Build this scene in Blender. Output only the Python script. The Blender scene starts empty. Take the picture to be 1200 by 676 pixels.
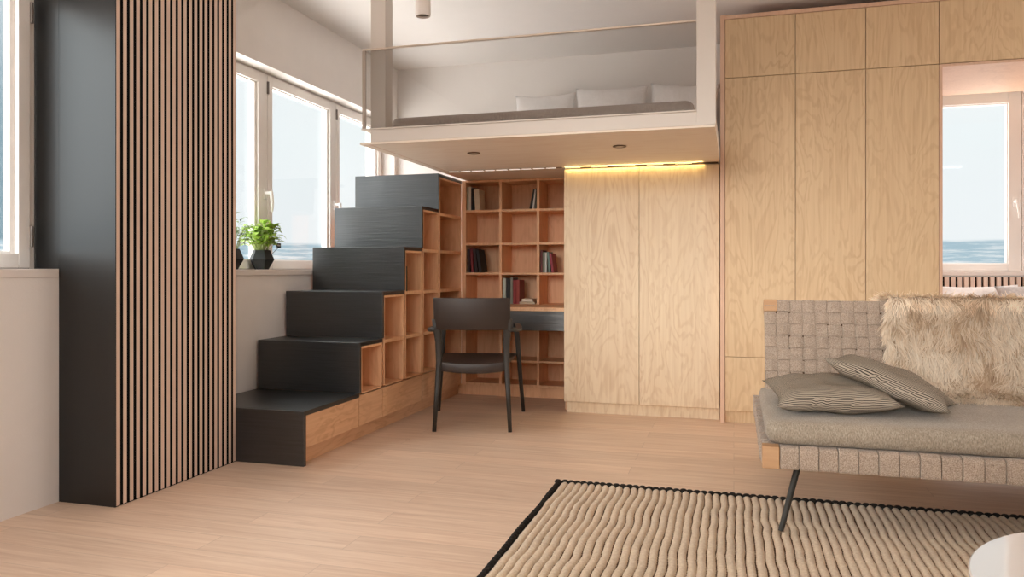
import bpy, bmesh, math, random
from math import sin, cos, pi, radians as R
from mathutils import Vector, Matrix, noise
rnd = random.Random(7)
scene = bpy.context.scene
COL = scene.collection

# ------------------------------------------------------------------ materials
def new_mat(name):
    m = bpy.data.materials.new(name); m.use_nodes = True
    nt = m.node_tree
    b = nt.nodes['Principled BSDF']
    return m, nt, b
def nd(nt, t, **kw):
    n = nt.nodes.new(t)
    for k, v in kw.items():
        if k in n.inputs: n.inputs[k].default_value = v
        else: setattr(n, k, v)
    return n
def lk(nt, a, ao, b, bi): nt.links.new(a.outputs[ao], b.inputs[bi])
def c4(c): return (c[0], c[1], c[2], 1.0)
def srgb(r, g, b):
    f = lambda v: v/12.92 if v <= .04045 else ((v+.055)/1.055)**2.4
    return (f(r/255), f(g/255), f(b/255))

def coords(nt, scale=(1,1,1), jitter=True):
    tc = nd(nt, 'ShaderNodeTexCoord')
    mp = nd(nt, 'ShaderNodeMapping'); mp.inputs['Scale'].default_value = scale
    if jitter:
        oi = nd(nt, 'ShaderNodeObjectInfo')
        mul = nd(nt, 'ShaderNodeMath', operation='MULTIPLY'); mul.inputs[1].default_value = 37.0
        lk(nt, oi, 'Random', mul, 0)
        ad = nd(nt, 'ShaderNodeVectorMath', operation='ADD')
        lk(nt, tc, 'Object', ad, 0); lk(nt, mul, 0, ad, 1)
        lk(nt, ad, 0, mp, 'Vector')
    else:
        lk(nt, tc, 'Object', mp, 'Vector')
    return mp

def plain(name, col, rough=.5, spec=.5, metal=0., noise_amt=.04, nscale=8., bump=0., bscale=60., coat=0., emis=None, estr=0., ior=1.5):
    m, nt, b = new_mat(name)
    b.inputs['Roughness'].default_value = rough
    b.inputs['Specular IOR Level'].default_value = spec
    b.inputs['Metallic'].default_value = metal
    b.inputs['Coat Weight'].default_value = coat
    b.inputs['IOR'].default_value = ior
    mp = coords(nt)
    n = nd(nt, 'ShaderNodeTexNoise', Scale=nscale, Detail=4.)
    lk(nt, mp, 0, n, 'Vector')
    mx = nd(nt, 'ShaderNodeMix', data_type='RGBA')
    mx.inputs['A'].default_value = c4([max(0, v*(1-noise_amt)) for v in col]); mx.inputs['B'].default_value = c4([min(1, v*(1+noise_amt)) for v in col])
    lk(nt, n, 'Fac', mx, 'Factor'); nt.links.new(mx.outputs['Result'], b.inputs['Base Color'])
    if bump:
        n2 = nd(nt, 'ShaderNodeTexNoise', Scale=bscale, Detail=3.)
        lk(nt, mp, 0, n2, 'Vector')
        bp = nd(nt, 'ShaderNodeBump', Strength=bump, Distance=.01)
        lk(nt, n2, 'Fac', bp, 'Height'); lk(nt, bp, 0, b, 'Normal')
    if emis:
        b.inputs['Emission Color'].default_value = c4(emis); b.inputs['Emission Strength'].default_value = estr
    return m

def plywood(name, base, dark, axis='z', ring=9., rough=.5, amt=.55):
    """rotary-cut veneer: long wandering contour rings along one axis"""
    m, nt, b = new_mat(name)
    b.inputs['Roughness'].default_value = rough
    b.inputs['Specular IOR Level'].default_value = .35
    sc = {'z': (4.4, 4.4, 1.2), 'x': (1.2, 4.4, 4.4), 'y': (4.4, 1.2, 4.4)}[axis]
    mp = coords(nt, sc)
    n = nd(nt, 'ShaderNodeTexNoise', Scale=1.2, Detail=4., Roughness=.5, Distortion=.5)
    lk(nt, mp, 0, n, 'Vector')
    mul = nd(nt, 'ShaderNodeMath', operation='MULTIPLY'); mul.inputs[1].default_value = ring*6.283
    lk(nt, n, 'Fac', mul, 0)
    sn = nd(nt, 'ShaderNodeMath', operation='SINE'); lk(nt, mul, 0, sn, 0)
    mr = nd(nt, 'ShaderNodeMapRange'); mr.inputs['From Min'].default_value = .1; mr.inputs['From Max'].default_value = 1.; lk(nt, sn, 0, mr, 'Value')
    # fibres
    sf = {'z': (70, 70, 2.), 'x': (2., 70, 70), 'y': (70, 2., 70)}[axis]
    mp2 = coords(nt, sf)
    f = nd(nt, 'ShaderNodeTexNoise', Scale=1., Detail=3.); lk(nt, mp2, 0, f, 'Vector')
    # blotches
    mp3 = coords(nt, (1.6, 1.6, .9))
    bl = nd(nt, 'ShaderNodeTexNoise', Scale=1.3, Detail=2.); lk(nt, mp3, 0, bl, 'Vector')
    m1 = nd(nt, 'ShaderNodeMath', operation='MULTIPLY'); lk(nt, mr, 0, m1, 0); lk(nt, bl, 'Fac', m1, 1)
    m2 = nd(nt, 'ShaderNodeMath', operation='MULTIPLY'); lk(nt, m1, 0, m2, 0); m2.inputs[1].default_value = amt
    fm = nd(nt, 'ShaderNodeMapRange'); lk(nt, f, 'Fac', fm, 'Value')
    fm.inputs['From Min'].default_value = .35; fm.inputs['From Max'].default_value = .75; fm.inputs['To Max'].default_value = .30
    ad = nd(nt, 'ShaderNodeMath', operation='ADD', use_clamp=True); lk(nt, m2, 0, ad, 0); lk(nt, fm, 0, ad, 1)
    mx = nd(nt, 'ShaderNodeMix', data_type='RGBA')
    mx.inputs['A'].default_value = c4(base); mx.inputs['B'].default_value = c4(dark)
    lk(nt, ad, 0, mx, 'Factor'); nt.links.new(mx.outputs['Result'], b.inputs['Base Color'])
    bp = nd(nt, 'ShaderNodeBump', Strength=.06, Distance=.004); lk(nt, f, 'Fac', bp, 'Height'); lk(nt, bp, 0, b, 'Normal')
    return m

def blackwood(name, col, col2, axis='x', rough=.4, spec=.9):
    m, nt, b = new_mat(name)
    b.inputs['Roughness'].default_value = rough
    b.inputs['Specular IOR Level'].default_value = spec; b.inputs['IOR'].default_value = 1.85
    sf = {'z': (90, 90, 4.), 'x': (4., 110, 110), 'y': (90, 4., 90)}[axis]
    mp = coords(nt, sf)
    f = nd(nt, 'ShaderNodeTexNoise', Scale=1., Detail=4., Roughness=.6); lk(nt, mp, 0, f, 'Vector')
    mr = nd(nt, 'ShaderNodeMapRange'); lk(nt, f, 'Fac', mr, 'Value'); mr.inputs['From Min'].default_value = .35; mr.inputs['From Max'].default_value = .7
    mx = nd(nt, 'ShaderNodeMix', data_type='RGBA'); mx.inputs['A'].default_value = c4(col); mx.inputs['B'].default_value = c4(col2)
    lk(nt, mr, 0, mx, 'Factor'); nt.links.new(mx.outputs['Result'], b.inputs['Base Color'])
    bp = nd(nt, 'ShaderNodeBump', Strength=.35, Distance=.004); lk(nt, f, 'Fac', bp, 'Height'); lk(nt, bp, 0, b, 'Normal')
    return m

def floor_mat():
    m, nt, b = new_mat('oak_planks')
    b.inputs['Specular IOR Level'].default_value = .45
    mp = coords(nt, (1, 1, 1), False)
    br = nd(nt, 'ShaderNodeTexBrick', offset=.37, offset_frequency=2)
    br.inputs['Color1'].default_value = (0, 0, 0, 1); br.inputs['Color2'].default_value = (1, 1, 1, 1); br.inputs['Mortar'].default_value = (.5, .5, .5, 1)
    br.inputs['Scale'].default_value = 1.; br.inputs['Brick Width'].default_value = 1.35; br.inputs['Row Height'].default_value = .145
    br.inputs['Mortar Size'].default_value = .0011; br.inputs['Mortar Smooth'].default_value = .2
    lk(nt, mp, 0, br, 'Vector')
    bw = nd(nt, 'ShaderNodeRGBToBW'); lk(nt, br, 'Color', bw, 0)
    mp2 = coords(nt, (1.3, 26, 1), False)
    ad = nd(nt, 'ShaderNodeVectorMath', operation='ADD'); 
    m7 = nd(nt, 'ShaderNodeMath', operation='MULTIPLY'); m7.inputs[1].default_value = 9.; lk(nt, bw, 0, m7, 0)
    lk(nt, mp2, 0, ad, 0); lk(nt, m7, 0, ad, 1)
    g = nd(nt, 'ShaderNodeTexNoise', Scale=1.6, Detail=6., Roughness=.62, Distortion=.8); lk(nt, ad, 0, g, 'Vector')
    gm = nd(nt, 'ShaderNodeMapRange'); lk(nt, g, 'Fac', gm, 'Value'); gm.inputs['From Min'].default_value = .3; gm.inputs['From Max'].default_value = .72
    mx = nd(nt, 'ShaderNodeMix', data_type='RGBA')
    mx.inputs['A'].default_value = c4(FLOOR_A); mx.inputs['B'].default_value = c4(FLOOR_B)
    lk(nt, gm, 0, mx, 'Factor')
    # plank tone
    hv = nd(nt, 'ShaderNodeHueSaturation')
    tv = nd(nt, 'ShaderNodeMapRange'); lk(nt, bw, 0, tv, 'Value'); tv.inputs['To Min'].default_value = .94; tv.inputs['To Max'].default_value = 1.05
    nt.links.new(mx.outputs['Result'], hv.inputs['Color']); lk(nt, tv, 0, hv, 'Value')
    mo = nd(nt, 'ShaderNodeMix', data_type='RGBA'); mo.inputs['B'].default_value = c4([v*.55 for v in FLOOR_B])
    mf = nd(nt, 'ShaderNodeMath', operation='MULTIPLY'); mf.inputs[1].default_value = .6; lk(nt, br, 'Fac', mf, 0)
    lk(nt, mf, 0, mo, 'Factor'); nt.links.new(hv.outputs['Color'], mo.inputs['A'])
    nt.links.new(mo.outputs['Result'], b.inputs['Base Color'])
    rr = nd(nt, 'ShaderNodeMapRange'); lk(nt, g, 'Fac', rr, 'Value'); rr.inputs['To Min'].default_value = .33; rr.inputs['To Max'].default_value = .5
    lk(nt, rr, 0, b, 'Roughness')
    bp = nd(nt, 'ShaderNodeBump', Strength=.05, Distance=.004); lk(nt, g, 'Fac', bp, 'Height'); lk(nt, bp, 0, b, 'Normal')
    return m

def fabric(name, cols, scale=(1, 1, 1), nsc=260., bump=.5, rough=.95):
    m, nt, b = new_mat(name)
    b.inputs['Roughness'].default_value = rough; b.inputs['Specular IOR Level'].default_value = .15
    b.inputs['Sheen Weight'].default_value = .2
    mp = coords(nt, scale)
    n = nd(nt, 'ShaderNodeTexNoise', Scale=nsc, Detail=2., Roughness=.7); lk(nt, mp, 0, n, 'Vector')
    cr = nd(nt, 'ShaderNodeValToRGB'); e = cr.color_ramp.elements
    k = len(cols)
    for i, c in enumerate(cols):
        p = .30+.42*i/(k-1)
        if i == 0: e[0].position = p; e[0].color = c4(c)
        elif i == 1: e[1].position = p; e[1].color = c4(c)
        else: q = e.new(p); q.color = c4(c)
    lk(nt, n, 'Fac', cr, 'Fac')
    n3 = nd(nt, 'ShaderNodeTexNoise', Scale=7., Detail=3.); lk(nt, coords(nt), 0, n3, 'Vector')
    hv = nd(nt, 'ShaderNodeHueSaturation'); tv = nd(nt, 'ShaderNodeMapRange'); lk(nt, n3, 'Fac', tv, 'Value'); tv.inputs['To Min'].default_value = .85; tv.inputs['To Max'].default_value = 1.12
    lk(nt, cr, 'Color', hv, 'Color'); lk(nt, tv, 0, hv, 'Value'); lk(nt, hv, 'Color', b, 'Base Color')
    bp = nd(nt, 'ShaderNodeBump', Strength=bump, Distance=.003); lk(nt, n, 'Fac', bp, 'Height'); lk(nt, bp, 0, b, 'Normal')
    return m

def striped(name, light, dark):
    m, nt, b = new_mat(name)
    b.inputs['Roughness'].default_value = .9; b.inputs['Specular IOR Level'].default_value = .15
    mp = coords(nt, (1, 1, 1), False)
    at = nd(nt, 'ShaderNodeAttribute', attribute_name='arc')
    ml = nd(nt, 'ShaderNodeMath', operation='MULTIPLY'); lk(nt, at, 'Fac', ml, 0); ml.inputs[1].default_value = 2*pi/.0078
    sn = nd(nt, 'ShaderNodeMath', operation='SINE'); lk(nt, ml, 0, sn, 0)
    w = nd(nt, 'ShaderNodeMapRange'); lk(nt, sn, 0, w, 'Value'); w.inputs['From Min'].default_value = -1.
    cr = nd(nt, 'ShaderNodeValToRGB'); e = cr.color_ramp.elements
    e[0].position = .22; e[0].color = c4(dark); e[1].position = .55; e[1].color = c4(light)
    lk(nt, w, 0, cr, 'Fac'); lk(nt, cr, 'Color', b, 'Base Color')
    n = nd(nt, 'ShaderNodeTexNoise', Scale=300., Detail=2.); lk(nt, mp, 0, n, 'Vector')
    bp = nd(nt, 'ShaderNodeBump', Strength=.25, Distance=.003); lk(nt, n, 'Fac', bp, 'Height'); lk(nt, bp, 0, b, 'Normal')
    return m

def glass(name, tint=(.97, .985, .99), refl=.025, rough=.0):
    m = bpy.data.materials.new(name); m.use_nodes = True; nt = m.node_tree
    nt.nodes.remove(nt.nodes['Principled BSDF']); out = nt.nodes['Material Output']
    t = nd(nt, 'ShaderNodeBsdfTransparent'); t.inputs['Color'].default_value = c4(tint)
    g = nd(nt, 'ShaderNodeBsdfGlossy'); g.inputs['Roughness'].default_value = rough
    fr = nd(nt, 'ShaderNodeLayerWeight')
    pw = nd(nt, 'ShaderNodeMath', operation='POWER'); lk(nt, fr, 'Facing', pw, 0); pw.inputs[1].default_value = 4.
    ml = nd(nt, 'ShaderNodeMath', operation='MULTIPLY'); lk(nt, pw, 0, ml, 0); ml.inputs[1].default_value = .35
    mr = nd(nt, 'ShaderNodeMath', operation='ADD', use_clamp=True); lk(nt, ml, 0, mr, 0); mr.inputs[1].default_value = refl
    mx = nd(nt, 'ShaderNodeMixShader'); lk(nt, mr, 0, mx, 0); lk(nt, t, 0, mx, 1); lk(nt, g, 0, mx, 2)
    lk(nt, mx, 0, out, 'Surface')
    return m

def fur_mat():
    m, nt, b = new_mat('sheepskin_hair')
    b.inputs['Roughness'].default_value = .75; b.inputs['Specular IOR Level'].default_value = .2
    va = nd(nt, 'ShaderNodeVertexColor', layer_name='tone')
    lk(nt, va, 'Color', b, 'Base Color')
    return m

FLOOR_A = srgb(231, 205, 182); FLOOR_B = srgb(208, 176, 152)
MAT = dict(
    floor=floor_mat(),
    wall=plain('white_plaster', srgb(232, 227, 223), .85, .2, noise_amt=.03, bump=.05, bscale=120),
    ceil=plain('ceiling_paint', srgb(232, 228, 225), .9, .2, noise_amt=.02),
    pvc=plain('white_window_plastic', srgb(240, 236, 232), .35, .4, noise_amt=.01),
    sill=plain('white_sill_stone', srgb(230, 222, 216), .3, .5, noise_amt=.02),
    hinge=plain('grey_metal', srgb(120, 112, 106), .4, .5, .6),
    handle=plain('white_enamel', srgb(245, 243, 240), .25, .5, noise_amt=.01),
    pane=glass('window_glass'),
    railglass=glass('balustrade_glass', (.90, .90, .895), .04),
    glassedge=plain('glass_edge', srgb(172, 158, 146), .3, .5),
    rail=plain('pale_brass_rail', srgb(208, 192, 176), .4, .5, .2),
    loft=plain('white_lacquered_steel', srgb(216, 207, 198), .45, .4, noise_amt=.01),
    ply=plywood('birch_plywood', srgb(231, 211, 181), srgb(192, 156, 116), 'z', ring=12., amt=.45),
    plycup=plywood('birch_plywood_warm', srgb(222, 195, 157), srgb(182, 142, 102), 'z', ring=12., amt=.45),
    plyx=plywood('birch_plywood_flat', srgb(243, 230, 215), srgb(222, 200, 178), 'x', ring=6., amt=.3),
    oak=plywood('oak_plywood', srgb(240, 194, 152), srgb(202, 144, 102), 'z', ring=8., amt=.4),
    oaky=plywood('oak_plywood_long', srgb(228, 186, 148), srgb(182, 130, 92), 'y', ring=9., amt=.45),
    redwood_shade=plywood('shaded_reddish_plywood', srgb(206, 138, 98), srgb(166, 98, 64), 'y', ring=6., amt=.5),  # reddish veneer, with the shade deep in the cubbyholes put into its colour
    edge=plywood('plywood_edge', srgb(222, 186, 160), srgb(190, 148, 122), 'z', ring=3., amt=.3),
    blackpanel=plain('black_satin_panel', (.004, .004, .004), .34, .5, noise_amt=.1, ior=1.6),
    blackoak=blackwood('black_stained_oak', (.003, .003, .003), (.016, .017, .018), 'x', .36, .5),
    void=plain('black_felt_gap_shade', (.004, .0035, .0035), .95, .1),  # felt behind the slats; also the painted shade in the drawer seams
    slat=plywood('slat_walnut', srgb(224, 198, 182), srgb(196, 166, 150), 'z', ring=3., rough=.55, amt=.3),
    chair=plain('dark_brown_plastic', srgb(54, 43, 38), .42, .45, noise_amt=.06, bump=.05, bscale=300),
    chairleg=plain('black_powder_coat', srgb(46, 42, 38), .45, .5),
    mattress=fabric('taupe_mattress_cloth', [srgb(146, 130, 120), srgb(166, 150, 140)], nsc=90, bump=.2),
    linen=fabric('white_linen', [srgb(232, 228, 226), srgb(244, 241, 240)], nsc=60, bump=.15),
    greylinen=fabric('grey_linen', [srgb(190, 186, 186), srgb(215, 211, 210)], nsc=60, bump=.15),
    weave=fabric('tweed_webbing', [srgb(128, 110, 96), srgb(182, 164, 148), srgb(208, 192, 176)], nsc=300., bump=.7),
    seat=fabric('grey_beige_boucle', [srgb(134, 122, 108), srgb(164, 152, 136), srgb(188, 177, 162)], scale=(1.6, 1., .5), nsc=190., bump=.5),
    stripe=striped('thin_striped_cotton', srgb(182, 170, 154), srgb(58, 52, 46)),
    sofawood=plywood('sofa_oak', srgb(200, 160, 122), srgb(166, 122, 84), 'x', ring=5.),
    steel=plain('blackened_steel', srgb(48, 46, 42), .4, .5, .3),
    fur=fur_mat(),
    skin=fabric('sheepskin_hide', [srgb(168, 140, 114), srgb(206, 184, 158)], nsc=40),
    rug=fabric('beige_wool_cord', [srgb(200, 176, 150), srgb(224, 206, 180)], nsc=120., bump=.6),
    darkback=plain('rug_backing_gap_shade', srgb(96, 74, 56), .95, .1),  # rug backing; also the shade painted between the sofa straps
    rugedge=plain('black_wool_braid', srgb(38, 34, 31), .9, .2, bump=.5, bscale=200),
    tabletop=plain('white_gloss_tabletop', srgb(232, 230, 228), .12, .6, noise_amt=.01, coat=.6),
    pot=plain('black_glazed_pot', srgb(40, 40, 41), .45, .5),
    leaf=plain('basil_leaf', srgb(158, 190, 74), .5, .4, noise_amt=.35, nscale=30),
    leaf2=plain('grey_green_leaf', srgb(140, 160, 120), .6, .3, noise_amt=.35, nscale=30),
    stem=plain('pale_green_stem', srgb(190, 200, 140), .6, .3),
    soil=plain('dark_soil', srgb(60, 46, 36), .95, .1, bump=1.),
    tag=plain('black_slate_tag', srgb(28, 28, 28), .6, .3), tagink=plain('white_chalk', srgb(225, 225, 225), .8, .2),
    bronze=plain('bronze_ring', srgb(120, 96, 74), .35, .5, .7),
    lens=plain('frosted_lens', srgb(226, 208, 190), .4, .5),
    spot=plain('white_spot_body', srgb(238, 230, 224), .4, .4, noise_amt=.01),
    dark=plain('dark_reflector', srgb(58, 52, 46), .3, .6, .4),
    led=plain('lit_led_diffuser', (1, 1, 1), .5, .3, emis=(1., .86, .74), estr=.75),
    ledwarm=plain('lit_warm_led', (1, 1, 1), .5, .3, emis=(1., .76, .34), estr=.9),
    channel=plain('led_channel', srgb(90, 70, 52), .5, .4),
    paper=plain('book_paper', srgb(226, 214, 194), .9, .2, noise_amt=.08, nscale=60),
)

# ------------------------------------------------------------------ mesh helpers
class M:
    def __init__(s): s.v = []; s.f = []
    def box(s, x0, x1, y0, y1, z0, z1):
        if x0 > x1: x0, x1 = x1, x0
        if y0 > y1: y0, y1 = y1, y0
        if z0 > z1: z0, z1 = z1, z0
        n = len(s.v)
        s.v += [(x0,y0,z0),(x1,y0,z0),(x1,y1,z0),(x0,y1,z0),(x0,y0,z1),(x1,y0,z1),(x1,y1,z1),(x0,y1,z1)]
        s.f += [tuple(n+i for i in q) for q in ((0,3,2,1),(4,5,6,7),(0,1,5,4),(1,2,6,5),(2,3,7,6),(3,0,4,7))]
        return s
    def add(s, verts, faces):
        n = len(s.v); s.v += [tuple(v) for v in verts]; s.f += [tuple(n+i for i in q) for q in faces]; return s
    def loft(s, rings, cap=True, closed=True):
        n = len(s.v); k = len(rings[0])
        for r in rings: s.v += [tuple(p) for p in r]
        for i in range(len(rings)-1):
            for j in range(k if closed else k-1):
                a = n+i*k+j; b = n+i*k+(j+1) % k
                s.f.append((a, b, b+k, a+k))
        if cap and closed:
            s.f.append(tuple(n+j for j in reversed(range(k)))); s.f.append(tuple(n+(len(rings)-1)*k+j for j in range(k)))
        return s
    def tube(s, pts, rad, k=12, cap=True, flat=1.):
        pts = [Vector(p) for p in pts]
        if not hasattr(rad, '__len__'): rad = [rad]*len(pts)
        rings = []; up = None
        for i, p in enumerate(pts):
            t = (pts[min(i+1, len(pts)-1)]-pts[max(i-1, 0)]).normalized()
            if up is None:
                up = Vector((0, 0, 1)) if abs(t.z) < .9 else Vector((0, 1, 0))
            a = t.cross(up).normalized(); b2 = a.cross(t).normalized(); up = b2
            rings.append([p+a*cos(2*pi*j/k)*rad[i]+b2*sin(2*pi*j/k)*rad[i]*flat for j in range(k)])
        return s.loft(rings, cap)
    def lathe(s, prof, c=(0, 0, 0), k=32):
        rings = [[(c[0]+r*cos(2*pi*j/k), c[1]+r*sin(2*pi*j/k), c[2]+z) for j in range(k)] for r, z in prof]
        return s.loft(rings, True)
    def sphere(s, c, r, k=8, h=6):
        rx, ry, rz = r if hasattr(r, '__len__') else (r, r, r)
        rings = []
        for i in range(h+1):
            a = -pi/2+pi*(i+.0001 if i == 0 else (i-.0001 if i == h else i))/h
            rings.append([(c[0]+rx*cos(a)*cos(2*pi*j/k), c[1]+ry*cos(a)*sin(2*pi*j/k), c[2]+rz*sin(a)) for j in range(k)])
        return s.loft(rings, True)

def obj(name, mb, mat, parent=None, local=False, bevel=0., smooth=False, segs=2, subsurf=0, fix=True):
    me = bpy.data.meshes.new(name)
    off = Vector((0, 0, 0))
    if parent is not None and not local:
        p = parent
        while p is not None: off += p.location; p = p.parent
    me.from_pydata([(v[0]-off.x, v[1]-off.y, v[2]-off.z) for v in mb.v], [], mb.f)
    if fix:
        bm = bmesh.new(); bm.from_mesh(me); bmesh.ops.recalc_face_normals(bm, faces=bm.faces); bm.to_mesh(me); bm.free()
    me.materials.append(MAT[mat])
    o = bpy.data.objects.new(name, me); COL.objects.link(o)
    if parent is not None: o.parent = parent
    if smooth:
        for p in me.polygons: p.use_smooth = True
    if bevel:
        b = o.modifiers.new('bevel', 'BEVEL'); b.width = bevel; b.segments = segs; b.limit_method = 'ANGLE'; b.angle_limit = R(40)
        b.harden_normals = False
    if subsurf:
        d = o.modifiers.new('sub', 'SUBSURF'); d.levels = subsurf; d.render_levels = subsurf
    return o

def tag(o, label, cat, group=None):
    o['label'] = label; o['category'] = cat
    if group: o['group'] = group
    return o
def thing(name, label, cat, loc=(0, 0, 0), rotz=0., group=None):
    o = bpy.data.objects.new(name, None); COL.objects.link(o)
    o.location = loc; o.rotation_euler = (0, 0, rotz); o.empty_display_size = .1
    return tag(o, label, cat, group)
def structure(o): o['kind'] = 'structure'; return o
def structure_root(name, loc=(0, 0, 0)):
    o = bpy.data.objects.new(name, None); COL.objects.link(o); o.location = loc; o.empty_display_size = .1
    return structure(o)

# ------------------------------------------------------------------ room shell
XW, XF, YB, YF, ZC, XR, YN = -2.806, -2.93, 6.1, 6.22, 2.74, 3.6, -1.6
structure(obj('floor', M().box(-3.1, XR+.1, YN-.1, YF+.1, -.1, 0), 'floor'))
structure(obj('ceiling', M().box(-3.1, XR+.1, YN-.1, YF+.1, ZC, ZC+.12), 'ceil'))
W2A, W2B = 3.452, 6.04     # rear window of the left wall
W1A, W1B = .9, 2.622      # near window of the left wall
ZS, ZT = 1.007, 2.284
wl = M().box(-3.08, XW, YN, YB, 0, ZS-.037).box(-3.08, XW, YN, YB, ZT, ZC)
wl.box(-3.08, XW, YN, W1A, ZS-.037, ZT).box(-3.08, XW, 2.640, W2A, ZS-.037, ZT).box(-3.08, XW, W2B, YB, ZS-.037, ZT)
structure(obj('wall_left', wl, 'wall'))
WX0, WX1, ZS3 = 1.24, 2.62, .994
wb = M().box(-3.08, XR+.08, YB, YF+.08, 0, ZS3-.031).box(-3.08, XR+.08, YB, YF+.08, ZT, ZC)
wb.box(-3.08, WX0, YB, YF+.08, ZS3-.031, ZT).box(WX1, XR+.08, YB, YF+.08, ZS3-.031, ZT)
structure(obj('wall_back', wb, 'wall'))
structure(obj('wall_right', M().box(XR, XR+.08, YN, YB, 0, ZC), 'wall'))
wf = M().box(-3.08, XR+.08, YN-.08, YN, 0, 1.0)
for a, b in ((-3.08, -2.35), (-1.1, -1.05), (.2, XR+.08)): wf.box(a, b, YN-.08, YN, 1.0, 2.68)
structure(obj('wall_front', wf, 'wall'))
structure(obj('trim_1', M().box(-3.0, XW+.004, W1A, 2.630, ZS-.037, ZS), 'sill', bevel=.003))
structure(obj('trim_2', M().box(-3.0, XW+.012, 3.456, 6.098, ZS-.037, ZS), 'sill', bevel=.003))
structure(obj('trim_3', M().box(WX0, WX1, YB-.012, YF+.06, ZS3-.031, ZS3), 'sill', bevel=.003))

def frame_bars(mb, ax, a0, a1, z0, z1, p0, p1, l, r, b, t):
    """a rectangular frame in the plane across ax ('x': along x, thickness in y)"""
    def bx(u0, u1, w0, w1):
        if ax == 'y': mb.box(p0, p1, u0, u1, w0, w1)
        else: mb.box(u0, u1, p0, p1, w0, w1)
    bx(a0, a0+l, z0, z1); bx(a1-r, a1, z0, z1); bx(a0+l, a1-r, z0, z0+b); bx(a0+l, a1-r, z1-t, z1)
    return mb

def handle(parent, ax, a, z, face, sgn):
    """white lever handle: rosette, neck, lever pointing down. face: plane coordinate, sgn: direction into the room"""
    mb = M()
    def P(da, d, dz): return (face+sgn*d, a+da, z+dz) if ax == 'y' else (a+da, face+sgn*d, z+dz)
    def bx(a0, a1, d0, d1, z0, z1):
        p, q = P(a0, d0, z0), P(a1, d1, z1); mb.box(p[0], q[0], p[1], q[1], p[2], q[2])
    bx(-.014, .014, 0, .012, -.04, .03)
    mb.tube([P(0, .008, 0), P(0, .05, 0)], .011, 10)
    mb.tube([P(0, .05, .012), P(.004, .052, -.02), P(.012, .052, -.07), P(.016, .045, -.12)], [.0125, .0125, .011, .008], 10)
    return obj('handle', mb, 'handle', parent, smooth=False, bevel=.002)

# near left window
w1 = structure_root('window_1', (XF, 1.0, ZS))
mb = M(); frame_bars(mb, 'y', W1A, W1B, ZS, ZT, XF-.07, XF, .03, .03, .02, .02)
obj('frame', mb, 'pvc', w1, bevel=.003)
for (a, b) in ((W1A+.03, 1.745), (1.75, W1B-.03)):
    s = M(); frame_bars(s, 'y', a, b, ZS+.004, ZT-.012, XF-.055, XF+.012, .06, .057, .062, .062)
    frame_bars(s, 'y', a+.055, b-.052, ZS+.06, ZT-.07, XF-.05, XF-.012, .02, .026, .016, .016)
    so = obj('sash', s, 'pvc', w1, bevel=.003)
    obj('pane', M().box(XF-.045, XF-.040, a+.05, b-.05, ZS+.05, ZT-.06), 'pane', so)
    for z in (ZS+.14, ZT-.17):
        obj('hinge', M().tube([(XF+.014, b+.004, z-.045), (XF+.014, b+.004, z+.045)], .008, 10), 'hinge', so)

# rear left window: three casements
w2 = structure_root('window_2', (XF, 4.7, ZS))
mb = M(); frame_bars(mb, 'y', W2A, W2B, ZS, ZT, XF-.07, XF, .02, .03, .02, .02)
obj('frame', mb, 'pvc', w2, bevel=.003)
for (a, b, l, r, hs) in ((W2A+.02, 4.338, .07, .115, 4.305), (4.344, 5.236, .066, .11, 5.20), (5.242, 6.02, .06, .085, None)):
    s = M(); frame_bars(s, 'y', a, b, ZS+.004, ZT-.012, XF-.055, XF+.012, l-.012, r-.022, .056, .062)
    frame_bars(s, 'y', a+l-.014, b-r+.024, ZS+.055, ZT-.068, XF-.05, XF-.004, .014, .024, .012, .014)
    so = obj('sash', s, 'pvc', w2, bevel=.003)
    obj('pane', M().box(XF-.045, XF-.040, a+l-.02, b-r+.02, ZS+.05, ZT-.06), 'pane', so)
    if hs: handle(so, 'y', hs, 1.50, XF+.012, 1)
    obj('hinge', M().tube([(XF+.014, a-.003, 2.15), (XF+.014, a-.003, 2.23)], .009, 10), 'hinge', so)

# window at the back of the sleeping niche
w3 = structure_root('window_3', (1.93, YF, ZS3))
mb = M(); frame_bars(mb, 'x', WX0, WX1, ZS3, ZT, YF, YF+.07, .03, .03, .02, .02)
obj('frame', mb, 'pvc', w3, bevel=.003)
for (a, b, hs) in ((WX0+.03, 1.955, 1.915), (1.961, WX1-.03, None)):
    s = M(); frame_bars(s, 'x', a, b, ZS3+.004, ZT-.012, YF-.012, YF+.055, .08, .078, .05, .075)
    frame_bars(s, 'x', a+.075, b-.072, ZS3+.05, ZT-.085, YF+.006, YF+.05, .012, .012, .01, .01)
    so = obj('sash', s, 'pvc', w3, bevel=.003)
    obj('pane', M().box(a+.07, b-.07, YF+.04, YF+.045, ZS3+.045, ZT-.08), 'pane', so)
    if hs: handle(so, 'x', hs, 1.49, YF-.012, -1)

# ------------------------------------------------------------------ slatted black column
t = thing('slatted_column', 'tall black box column clad on one side with thin vertical wooden slats', 'column', (-2.66, 3.04, 0))
obj('carcass', M().box(XW+.001, -2.523, 2.637, 3.45, 0, ZC).box(XW, -2.506, 2.632, 2.6365, 0, ZC).box(-2.955, XW-.001, 2.632, 2.6365, ZS+.001, ZC), 'blackpanel', t)
obj('backing_panel', M().box(-2.523, -2.5082, 2.637, 3.45, 0, ZC), 'void', t)
s = M(); pitch = .0374
for i in range(22):
    y = 2.638+i*pitch
    s.box(-2.5082, -2.506, y, y+.0205, .004, ZC)
obj('slat_panel', s, 'slat', t, bevel=.0012, segs=1)

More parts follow.
